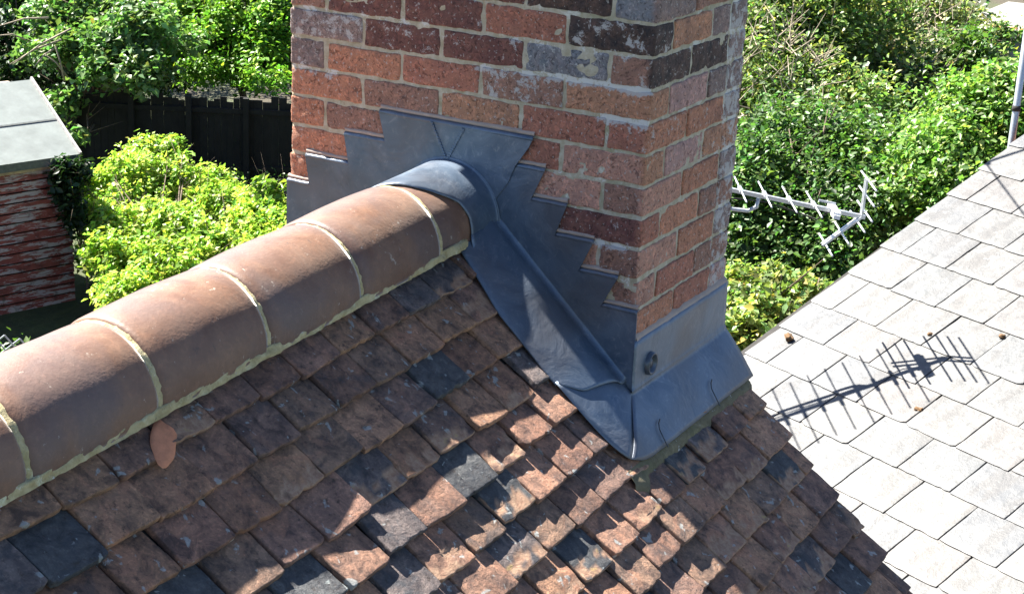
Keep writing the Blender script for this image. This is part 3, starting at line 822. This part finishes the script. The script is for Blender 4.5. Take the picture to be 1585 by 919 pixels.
# ================================================================== GARDEN
def leafmesh(name, P, Nrm, size, cols, material, parent, asp=.55):
    """one crown: n leaves, each a folded four-point blade"""
    n = len(P)
    Nrm = Nrm/np.maximum(np.linalg.norm(Nrm, axis=1, keepdims=True), 1e-6)
    t = nr.normal(size=(n, 3)); t -= (t*Nrm).sum(1, keepdims=True)*Nrm; t /= np.linalg.norm(t, axis=1, keepdims=True)
    b = np.cross(Nrm, t); s = (size*nr.uniform(.45, 1.35, n))[:, None]
    fold = nr.uniform(.05, .3, n)[:, None]
    tip = P+t*s*.55-Nrm*s*fold*.6; bas = P-t*s*.45
    l = P+b*s*asp*.5+Nrm*s*fold*.5-t*s*.05; r = P-b*s*asp*.5+Nrm*s*fold*.5-t*s*.05
    V = np.stack([bas, l, tip, r], 1).reshape(-1, 3).astype(np.float32)
    me = bpy.data.meshes.new(name)
    me.vertices.add(4*n); me.vertices.foreach_set('co', V.ravel())
    F = np.arange(4*n).reshape(n, 4); tri = np.concatenate([F[:, [0, 1, 2]], F[:, [0, 2, 3]]], 1).reshape(-1, 3)
    me.loops.add(6*n); me.loops.foreach_set('vertex_index', tri.ravel().astype(np.int32))
    me.polygons.add(2*n); me.polygons.foreach_set('loop_start', np.arange(0, 6*n, 3, dtype=np.int32)); me.polygons.foreach_set('loop_total', np.full(2*n, 3, dtype=np.int32))
    me.update(calc_edges=True)
    ca = me.color_attributes.new('tint', 'FLOAT_COLOR', 'POINT')
    c4 = np.ones((n, 4, 4), np.float32); c4[:, :, :3] = cols[:, None, :]
    ca.data.foreach_set('color', c4.ravel())
    me.materials.append(material); o = bpy.data.objects.new(name, me); COL.objects.link(o); o.parent = parent
    if parent.type == 'EMPTY': o.matrix_parent_inverse = Matrix.Translation(-parent.location)
    return o
def cloud(blobs, n, per=26, spread=.16, depth=.22):
    """leaf positions gathered in twig-sized tufts near the surface of several lobes"""
    w_ = np.array([b[1][0]*b[1][1]+b[1][1]*b[1][2]+b[1][0]*b[1][2] for b in blobs]); w_ /= w_.sum()
    nc = n//per
    if blobs[0][1][0] > .3:                     # lumpy crowns: smaller lobes budding from the big ones
        nb_ = []
        for (c_, r_), ww in zip(blobs, w_):
            k_ = 7+int(60*ww)
            dd = nr.normal(size=(k_, 3)); dd /= np.linalg.norm(dd, axis=1, keepdims=True); dd[:, 2] = np.abs(dd[:, 2])*.9-.25
            for q_ in dd:
                f_ = nr.uniform(.26, .46); nb_.append((np.array(c_)+q_*np.array(r_)*nr.uniform(.62, .98), tuple(np.array(r_)*f_)))
            nb_.append((c_, tuple(np.array(r_)*.75)))
        blobs = nb_
        w_ = np.array([b[1][0]*b[1][1]+b[1][1]*b[1][2]+b[1][0]*b[1][2] for b in blobs]); w_ /= w_.sum()
        spread = spread*.6
    idx = nr.choice(len(blobs), nc, p=w_)
    C_ = np.array([b[0] for b in blobs])[idx]; Rr = np.array([b[1] for b in blobs])[idx]
    d = nr.normal(size=(nc, 3)); d /= np.linalg.norm(d, axis=1, keepdims=True)
    rad = 1-np.abs(nr.normal(0, depth, nc))[:, None]+.10*nr.normal(size=(nc, 1))
    cen = C_+d*Rr*rad
    P = np.repeat(cen, per, 0)+nr.normal(size=(nc*per, 3))*spread
    out = np.repeat(d, per, 0)
    Nn_ = out*.45+np.array([0, .35, .8])+nr.normal(size=P.shape)*.55
    lobe = nr.uniform(.72, 1.35, len(blobs))[idx]; shade = np.repeat(nr.uniform(.8, 1.2, nc)*lobe, per)
    return P, Nn_, shade
def greens(n, base, var=.25, yel=.0, shade=None):
    c = np.array(base)[None]*np.exp(nr.normal(0, var, (n, 1)))
    c[:, 0] *= np.exp(nr.normal(0, .18, n)); 
    if yel: k = nr.random(n) < yel; c[k] = c[k]*np.array([1.9, 1.3, .9])
    if shade is not None: c *= shade[:, None]
    return np.clip(c, .004, .5)
def limbs(base, blobs, r0, nb=3):
    mbb = MB(); base = Vector(base)
    cen = Vector(np.mean([b[0] for b in blobs], axis=0))
    fork = base.lerp(Vector((cen.x, cen.y, cen.z)), .45)
    mbb.tube([base, base.lerp(fork, .5)+Vector((rnd.uniform(-.1, .1), rnd.uniform(-.1, .1), 0)), fork], [r0, r0*.85, r0*.7], 9)
    for b in blobs:
        c = Vector(b[0]); 
        for k in range(nb):
            e = c+Vector((rnd.uniform(-.8, .8)*b[1][0], rnd.uniform(-.8, .8)*b[1][1], rnd.uniform(0, .9)*b[1][2]))
            mid = fork.lerp(e, .5)+Vector((rnd.uniform(-.15, .15), rnd.uniform(-.15, .15), rnd.uniform(.0, .2)))
            mbb.tube([fork, mid, e], [r0*.42, r0*.25, r0*.07], 6)
            for q in range(3):
                s_ = mid.lerp(e, rnd.uniform(.2, .9)); mbb.tube([s_, s_+Vector((rnd.uniform(-.5, .5), rnd.uniform(-.5, .5), rnd.uniform(-.1, .5)))], [r0*.1, r0*.03], 4)
    return mbb
def plant(name, label, cat, base, blobs, n, size, col, group=None, var=.28, yel=0., mat_=None, per=26, spread=.15, depth=.22, r0=.09, asp=.6):
    root = fixroot(empty(name, tuple(base), label, cat, group))
    P, Nn_, sh = cloud(blobs, n, per, spread, depth)
    ok = P[:, 2] > -6.98; P, Nn_, sh = P[ok], Nn_[ok], sh[ok]
    leafmesh('crown' if 'tree' in name else 'foliage', P, Nn_, size, greens(len(P), col, var, yel, sh), mat_ or LF, root, asp)
    limbs(base, blobs, r0).build('trunk' if 'tree' in name else 'stems', BARK, root, smooth=True)
    return root
def blob(u, v, d, r): return (at_d(u, v, d), r if isinstance(r, tuple) else (r, r, r))
def ground_at(u, v, d):
    p = at_d(u, v, d); return (p[0], p[1], -7)

# --- right: bank of shrubs and small trees
GR = 'shrubs and trees in the garden to the right of the chimney'
plant('leafy_shrub', 'pale green shrub low beside the slate roof edge, just right of the lead apron', 'shrub', ground_at(1190, 480, 15.5),
      [blob(1175, 470, 15.5, (.45, .5, .40)), blob(1225, 455, 15.7, (.35, .35, .25)), blob(1145, 500, 15.2, (.4, .4, .4)), blob(1130, 560, 15, (.5, .5, .5))], 9500, .085, (.18, .24, .08), GR, yel=.10, spread=.10)
plant('shrub_tree', 'dark green bushy tree directly behind the reflector of the aerial', 'tree', ground_at(1250, 380, 18),
      [blob(1190, 380, 18, (.75, .9, .8)), blob(1290, 350, 18.6, (.9, .9, .9)), blob(1370, 270, 19.5, (.9, .9, .85)), blob(1150, 300, 18.3, (.8, .7, .8)), blob(1240, 260, 19, (.9, .9, .8))], 40000, .080, (.065, .125, .035), GR, depth=.28, spread=.2, var=.45)
plant('shrub_tree', 'mid green tree with bronze-tinged twigs right beside the top of the chimney', 'tree', ground_at(1220, 150, 22),
      [blob(1180, 190, 21.5, (1.0, 1.0, 1.0)), blob(1270, 170, 22, (1.1, 1.1, 1.0)), blob(1190, 60, 23, (1.1, 1.1, 1.1)), blob(1290, 50, 23.5, (1.2, 1.2, 1.1)), blob(1220, -50, 24, (1.2, 1.2, 1.0)), blob(1145, 100, 22, (.8, .8, 1.1)), blob(1040, 120, 23, (1.2, 1.2, 1.2)), blob(920, 200, 23, (1.1, 1.1, 1.1)), blob(800, 150, 25, (1.2, 1.2, 1.1))], 70000, .084, (.14, .20, .065), GR, yel=.06, depth=.3, spread=.2, var=.4)
plant('shrub_tree', 'scruffy yellow-green tree with dry twigs, left of the far mossy shed', 'tree', ground_at(1410, 60, 26),
      [blob(1390, 110, 25, (1.0, 1.0, .8)), blob(1440, 50, 26, (.9, .9, .8)), blob(1370, 10, 26, (1.1, 1.1, .9)), blob(1350, 140, 24.5, (.9, .9, .8)), blob(1440, 170, 23.5, (.55, .7, .6))], 28000, .080, (.20, .235, .10), GR, yel=.12, depth=.3, spread=.2, var=.4)
plant('leafy_shrub', 'bright green shrub against the upper edge of the slate roof at the right', 'shrub', ground_at(1490, 230, 19),
      [blob(1470, 260, 18.5, (.75, .75, .7)), blob(1540, 190, 19, (.65, .75, .7)), blob(1490, 205, 19.5, (.5, .5, .4)), blob(1430, 310, 18, (.5, .5, .5)), blob(1600, 190, 19.6, (.4, .4, .4))], 26000, .084, (.13, .23, .05), GR, yel=.03, depth=.3, spread=.2, var=.4)
plant('leafy_shrub', 'small green shrub overhanging the front edge of the far mossy shed roof', 'shrub', ground_at(1510, 90, 24.5),
      [blob(1480, 90, 24.5, (.5, .55, .4)), blob(1560, 52, 25.5, (.22, .25, .14)), blob(1510, 60, 25, (.3, .3, .2))], 3500, .095, (.075, .14, .035), GR, yel=.08, depth=.25)
# dry twigs poking out of the scruffy tree
tw = MB()
for i in range(260):
    uu, vv = rnd.uniform(1290, 1480), rnd.uniform(-5, 215); d_ = 23.2+(200-vv)/200*1.6
    p = Vector(at_d(uu, vv, d_)); tw.tube([p, p+Vector((rnd.uniform(-.3, .3), rnd.uniform(-.3, .3), rnd.uniform(.05, .4)))], [.008, .003], 4)
for i in range(170):
    uu, vv = rnd.uniform(1130, 1290), rnd.uniform(30, 270); d_ = rnd.uniform(20.3, 20.9)
    p = Vector(at_d(uu, vv, d_)); tw.tube([p, p+Vector((rnd.uniform(-.3, .3), rnd.uniform(-.3, .3), rnd.uniform(.05, .4)))], [.008, .003], 4)
tag(tw.build('dry_twigs', TWIG), 'tangle of dry leafless twigs among the trees right of the chimney', 'twigs', kind='stuff')
# far background foliage so nothing bare shows between
def mass(name, label, blobs, n, size, col, mat_=None):
    P, Nn_, sh = cloud(blobs, n, 30, .25, .3)
    ok = P[:, 2] > -6.98; P, Nn_, sh = P[ok], Nn_[ok], sh[ok]
    o = bpy.data.objects.new
    r = bpy.data.objects.new('tmp', None); r.location = (0, 0, 0)
    ob_ = leafmesh(name, P, Nn_, size, greens(len(P), col, .3, 0, sh), mat_ or LF, house, .65)
    ob_.parent = None; ob_.matrix_parent_inverse = Matrix.Identity(4)
    tag(ob_, label, 'undergrowth', kind='stuff')
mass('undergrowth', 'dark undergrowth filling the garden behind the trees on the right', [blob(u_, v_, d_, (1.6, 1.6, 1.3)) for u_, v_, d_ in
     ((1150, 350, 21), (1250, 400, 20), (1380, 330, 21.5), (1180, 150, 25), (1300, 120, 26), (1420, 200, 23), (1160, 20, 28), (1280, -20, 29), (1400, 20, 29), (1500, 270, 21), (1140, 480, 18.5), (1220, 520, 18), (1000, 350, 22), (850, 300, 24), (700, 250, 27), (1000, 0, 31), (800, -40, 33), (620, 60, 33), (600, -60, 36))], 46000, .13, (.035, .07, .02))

# far shed with mossy roof, top right
sh = fixroot(empty('flat_roofed_shed', tuple(ground_at(1560, 60, 31)), 'far grey shed with a pale gritty roof edged in orange moss, top right corner', 'shed'))
a = Vector(at_d(1508, 44, 29)); b_ = Vector(at_d(1640, 18, 28.2)); dirx = (b_-a); dirx.z = 0; dirx.normalize(); dpt = Vector((-dirx.y, dirx.x, 0)); dpt = dpt if dpt.x > 0 else -dpt
o = MB(); o.obox(a+dirx*1.0+dpt*1.6+Vector((0, 0, 0)), dirx, dpt, (0, 0, 1), (1.35, 1.7, .035)); o.build('shed_roof', m_plain('gritty_roof', (.22, .21, .195), .9, 0, 6, .25, .6, .02), sh)
o = MB(); o.obox(a+dirx*1.0-dpt*.07+Vector((0, 0, .0)), dirx, dpt, (0, 0, 1), (1.37, .03, .07)); o.build('fascia', m_plain('shed_fascia', (.45, .40, .36), .7), sh)
o = MB()
for i in range(46): 
    t = rnd.uniform(-.3, 1.9); M = Matrix.Translation(a+dirx*t+dpt*rnd.uniform(.0, .25)+Vector((0, 0, .045))); s_ = rnd.uniform(.03, .08); o.rough(M, (s_*1.6, s_, s_*.35), s_*.3, (2, 2, 1), .02, 14, (1, 1, 1))
o.build('moss_edge', m_plain('orange_moss', (.36, .19, .06), .95, 0, 12, .5, .8, .02), sh, smooth=True)['kind'] = 'stuff'
o = MB(); zz = a.z; c_ = a+dirx*1.0+dpt*1.6; c_.z = (zz-7)/2-.04; o.obox(c_, dirx, dpt, (0, 0, 1), (1.22, 1.5, (zz+7)/2-.01)); o.build('wall', m_plain('grey_boards', (.22, .24, .26), .8, 0, 3, .2), sh)
pv = MB(); q = at_z(1560, 120, -6.99); pv.add([(q[0]-5, q[1]-4, -6.994), (q[0]+12, q[1]-4, -6.994), (q[0]+12, q[1]+2.0, -6.994), (q[0]-5, q[1]+2.0, -6.994)], [(0, 1, 2, 3)])
tag(pv.build('paved_yard', m_plain('concrete', (.34, .35, .36), .9, 0, 3, .2)), kind='structure')

# --- left: shed
se = fixroot(empty('wooden_shed', tuple(ground_at(60, 300, 19.5)), 'dark red wooden shed with flaking boards and a grey felt roof, at the left edge', 'shed'))
ec = Vector(at_z(122, 240, -5.0))                 # near right eaves corner
fa = R_(-19); fd = Vector((math.cos(fa), math.sin(fa), 0)); ba = R_(71); bdv = Vector((math.cos(ba), math.sin(ba), 0))
# slope length and rise so that the roof's far corner sits at the ridge
LL, RZ_ = 1.0, .5
best = 1e9
for L10 in range(4, 40):
    for r10 in range(0, 40):
        P_ = ec+bdv*(L10*.1)+Vector((0, 0, r10*.05)); dd = np.array(P_)-CP
        w__ = dd@Fv; uu = 792.5+CF*(dd@Rc)/w__; vv = 459.5+CF*(dd@Dc)/w__
        e_ = (uu-45)**2+(vv-122)**2
        if e_ < best: best = e_; LL, RZ_ = L10*.1, r10*.05
slope = Vector((bdv.x*LL, bdv.y*LL, RZ_)); sn = fd.cross(slope).normalized(); sn = sn if sn.z > 0 else -sn
ln_ = slope.length; sl_d = slope.normalized()
o = MB(); LN = 3.2
o.obox(ec-fd*LN/2+slope*.5, fd, sl_d, sn, (LN/2, ln_/2, .012))
o.build('felt_roof', FELT, se)
o = MB(); o.obox(ec-fd*LN/2+sl_d*(ln_*.46)+sn*.015, fd, sl_d, sn, (LN/2, .014, .006)); o.build('felt_seam', m_plain('seam', (.10, .11, .11), .9), se)
o = MB(); o.obox(ec+slope*.5+sn*.006+fd*.012, fd, sl_d, sn, (.014, ln_/2+.01, .05)); o.build('barge_board', m_plain('barge', (.42, .40, .38), .7), se)
o = MB(); o.obox(ec-fd*LN/2-bdv*.014-Vector((0, 0, .035)), fd, bdv, (0, 0, 1), (LN/2, .012, .055)); o.build('fascia', m_plain('shed_fascia_dark', (.085, .10, .095), .8), se)
o = MB(); o.obox(ec-fd*LN/2+bdv*.03-Vector((0, 0, .105)), fd, bdv, (0, 0, 1), (LN/2-.06, .02, .03)); o.build('eaves_rail', FASC, se)
o = MB(); bh = .135
for i in range(14):
    zt = ec.z-.13-i*bh
    c_ = ec-fd*(LN/2+.04)+bdv*(.07+.0)-Vector((0, 0, 5)); c_.z = zt-bh/2
    tl_ = (Vector((0, 0, 1))*1.0+bdv*.17).normalized(); o.obox(c_, fd, tl_.cross(fd), tl_, (LN/2-.06, .009, bh/2-.011))  # boards cut short: dark backing in the gaps imitates shade lines under the laps
o.build('board_wall', m_shedwood(), se)
o = MB(); c_ = ec-fd*LN/2+bdv*(LL); c_.z = (ec.z-7)/2-.05; o.obox(c_, fd, bdv, (0, 0, 1), (LN/2-.08, LL-.12, (ec.z+7)/2-.06)); 
o.build('side_wall', WOOD, se)
o = MB(); c_ = ec-fd*LN/2+slope+bdv*LL*.5-Vector((0, 0, RZ_*.5)); s2 = Vector((bdv.x*LL, bdv.y*LL, -RZ_)).normalized(); o.obox(c_, fd, s2, fd.cross(s2), (LN/2, ln_/2, .012)); o.build('rear_felt_roof', FELT, se)
# timber offcut on the roof's ridge
tb = MB(); pb = Vector(at_d(0, 134, (slope+ec-Vector(CP)).dot(Vector(Fv)))); tb.obox(pb+Vector((-.1, 0, .03)), fd, bdv, (0, 0, 1), (.22, .05, .03)); tag(tb.build('timber_offcut', m_plain('offcut', (.40, .33, .25), .8)), 'short pale timber offcut lying on the ridge of the red shed', 'timber')
# ivy on the shed corner
DS = float((np.array(ec)-CP)@Fv)
plant('ivy', 'dark ivy growing over the right corner of the red shed', 'ivy', tuple(Vector((ec.x, ec.y, -7))-bdv*.1),
      [blob(104, 285, DS-.15, (.16, .16, .30)), blob(112, 330, DS-.15, (.12, .14, .28)), blob(126, 262, DS-.1, (.14, .14, .14))], 1900, .10, (.02, .045, .018), None, r0=.02, spread=.06)

# --- hedge in front of the shed
hb = []
for (u_, v_, z_) in ((165, 300, -5.75), (225, 275, -5.65), (245, 250, -5.55), (290, 290, -5.75), (350, 320, -5.8), (400, 350, -5.85), (215, 350, -5.9), (290, 360, -5.85), (180, 400, -6.1), (260, 420, -6.1), (340, 400, -6.0), (200, 470, -6.3), (430, 375, -5.95), (160, 350, -5.95)):
    hb.append((at_z(u_, v_, z_), (.52, .52, .42)))
hr = plant('garden_hedge', 'rounded bright yellow-green hedge in full sun between the red shed and the chimney', 'hedge', (float(np.mean([b[0][0] for b in hb])), float(np.mean([b[0][1] for b in hb])), -7), hb, 50000, .086, (.26, .38, .075), None, var=.24, yel=.05, mat_=LFB, spread=.09, depth=.16, r0=.05)
# lower body of the hedge down to the ground
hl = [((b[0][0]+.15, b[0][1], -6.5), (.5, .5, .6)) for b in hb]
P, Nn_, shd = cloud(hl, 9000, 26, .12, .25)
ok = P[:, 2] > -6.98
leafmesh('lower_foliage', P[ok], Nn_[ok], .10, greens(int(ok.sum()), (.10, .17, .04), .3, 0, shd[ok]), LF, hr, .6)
# a taller wispy shoot
plant('sapling', 'small pale sapling with round leaves growing left of the lead flashing', 'sapling', ground_at(415, 420, 23),
      [blob(413, 285, 23, (.14, .14, .12)), blob(435, 298, 22.9, (.17, .17, .14)), blob(420, 322, 22.9, (.24, .24, .14)), blob(445, 335, 22.9, (.24, .24, .18))], 420, .12, (.16, .26, .05), None, r0=.012, per=12, spread=.05, mat_=LFB)

# --- dark board fence at the back
fp0 = at_z(120, 275, -6.9); fp1 = at_z(470, 290, -6.9)
fl = fixroot(empty('board_fence', (float(fp0[0]), float(fp0[1]), -7), 'old dark vertical-board fence in deep shade behind the hedge', 'fence'))
o = MB(); a = Vector(fp0); b_ = Vector(fp1); dr_ = (b_-a); L_ = dr_.length; dr_.normalize(); pn = Vector((-dr_.y, dr_.x, 0))
x = -2.5
bo = MB()
while x < L_+8:
    wv = rnd.uniform(.10, .14); hh = 1.55+rnd.uniform(-.07, .07)
    c_ = a+dr_*(x+wv/2)+pn*rnd.uniform(-.008, .008); c_.z = -7+hh/2
    k = rnd.uniform(.6, 1.3); bo.obox(c_, dr_, pn, (0, 0, 1), (wv/2-.0015, .009, hh/2), (k, k, k)); x += wv
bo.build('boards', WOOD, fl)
for z_ in (-6.6, -5.65):
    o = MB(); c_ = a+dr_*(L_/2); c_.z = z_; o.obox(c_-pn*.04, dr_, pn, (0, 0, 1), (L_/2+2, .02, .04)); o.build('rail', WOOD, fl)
for k in range(5):
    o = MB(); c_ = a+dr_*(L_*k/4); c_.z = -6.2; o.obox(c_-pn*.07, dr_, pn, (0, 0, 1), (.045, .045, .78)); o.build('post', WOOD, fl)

# --- trees behind
GL = 'trees behind the fence on the left'
plant('broadleaf_tree', 'large-leaved pale green tree leaning over the shed roof at the upper left', 'tree', ground_at(150, 60, 31),
      [blob(150, 90, 28, (.95, .95, .6)), blob(210, 50, 28.5, (1.0, 1.0, .65)), blob(225, 115, 28.3, (.6, .6, .4)), blob(120, 20, 29, (.95, .95, .6)), blob(95, 165, 27.6, (.35, .4, .4)), blob(115, 215, 27.2, (.25, .25, .25)), blob(60, 70, 28.2, (.6, .6, .3))], 14000, .135, (.11, .19, .065), GL, var=.25, spread=.15, depth=.35, per=22)
plant('broadleaf_tree', 'fine-leaved bright green tree behind the dark fence, touching the left edge of the chimney', 'tree', ground_at(380, 60, 32.5),
      [blob(330, 40, 31, (1.1, 1.1, .65)), blob(400, 50, 31, (1.1, 1.1, .6)), blob(440, 20, 31.5, (1.1, 1.1, .8)), blob(360, -20, 32, (1.4, 1.4, .9)), blob(425, 90, 30.5, (.5, .5, .3)), blob(280, 10, 31.6, (.9, .9, .7)), blob(320, 110, 30.2, (.8, .6, .4)), blob(410, 122, 29.8, (.6, .5, .3)), blob(320, 90, 31.3, (.8, .8, .5)), blob(380, 100, 31.2, (.7, .7, .4)), blob(445, 108, 31, (.6, .6, .35)), blob(265, 85, 31.3, (.8, .8, .5))], 38000, .105, (.12, .23, .035), GL, var=.3, spread=.14, depth=.3)
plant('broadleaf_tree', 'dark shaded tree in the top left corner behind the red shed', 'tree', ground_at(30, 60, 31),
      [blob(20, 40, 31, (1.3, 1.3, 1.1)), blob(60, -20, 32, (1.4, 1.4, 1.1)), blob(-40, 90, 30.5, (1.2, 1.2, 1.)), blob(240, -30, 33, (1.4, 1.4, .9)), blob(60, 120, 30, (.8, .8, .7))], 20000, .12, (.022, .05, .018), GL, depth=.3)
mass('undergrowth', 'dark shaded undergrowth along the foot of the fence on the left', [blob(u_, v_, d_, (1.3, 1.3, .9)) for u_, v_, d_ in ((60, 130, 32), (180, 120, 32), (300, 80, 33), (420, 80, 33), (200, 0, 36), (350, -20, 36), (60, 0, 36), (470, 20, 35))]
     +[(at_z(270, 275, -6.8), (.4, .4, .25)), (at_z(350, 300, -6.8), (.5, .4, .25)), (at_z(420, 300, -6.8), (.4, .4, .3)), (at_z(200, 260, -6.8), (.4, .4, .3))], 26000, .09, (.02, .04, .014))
# bare branches poking out of the pale tree
tw = MB()
for (a_, b2) in (((0, 40), (75, 28)), ((0, 55), (40, 62)), ((15, 100), (95, 62)), ((52, 105), (85, 75)), ((70, 85), (105, 120)), ((85, 70), (100, 125)), ((20, 100), (110, 45))):
    p = Vector(at_d(a_[0], a_[1], 27.0)); q = Vector(at_d(b2[0], b2[1], 27.3)); tw.tube([p, p.lerp(q, .5)+Vector((0, 0, .05)), q], [.008, .014, .018], 6)
tag(tw.build('bare_branches', TWIG, smooth=True), 'bare sunlit branches sticking out above the red shed roof', 'branches', kind='stuff')

# --- chain-link fence and post in front of the shed
ch = fixroot(empty('chain_link_fence', tuple(at_z(20, 640, -7)), 'rusty grey chain-link fence glimpsed above the ridge at the lower left', 'fence'))
o = MB(); dep = 18.6
p0 = Vector(at_d(-40, 508, dep)); p1 = Vector(at_d(82, 536, dep)); dv = (p1-p0); dv.z = dv.z; Ln = dv.length; dv.normalize()
n = int(Ln/.17)+8
for i in range(-4, n+1):
    for sg in (-1, 1):
        s_ = p0+dv*(i*.17); pts = []
        e_ = s_+dv*(sg*.8)-Vector((0, 0, .8))
        if (e_-p0).dot(dv) > Ln+.05 or (s_-p0).dot(dv) > Ln+.02:
            k_ = (Ln-(s_-p0).dot(dv)); 
            if k_ <= 0: continue
            e_ = s_+(e_-s_)*(k_/.8)
        o.tube([s_, e_], .010, 5)
o.build('mesh', GAL, ch)
o = MB(); q = Vector(at_d(118, 497, 18.8)); o.tube([(q.x, q.y, -7), (q.x, q.y, q.z)], .016, 8); o.build('post', FASC, ch, smooth=True)
# weeds under it
mass('weeds', 'low green weeds growing through the chain-link fence', [blob(10, 590, 19.3, (.5, .5, .2)), blob(60, 578, 19.4, (.3, .3, .10))], 1500, .09, (.09, .17, .04))
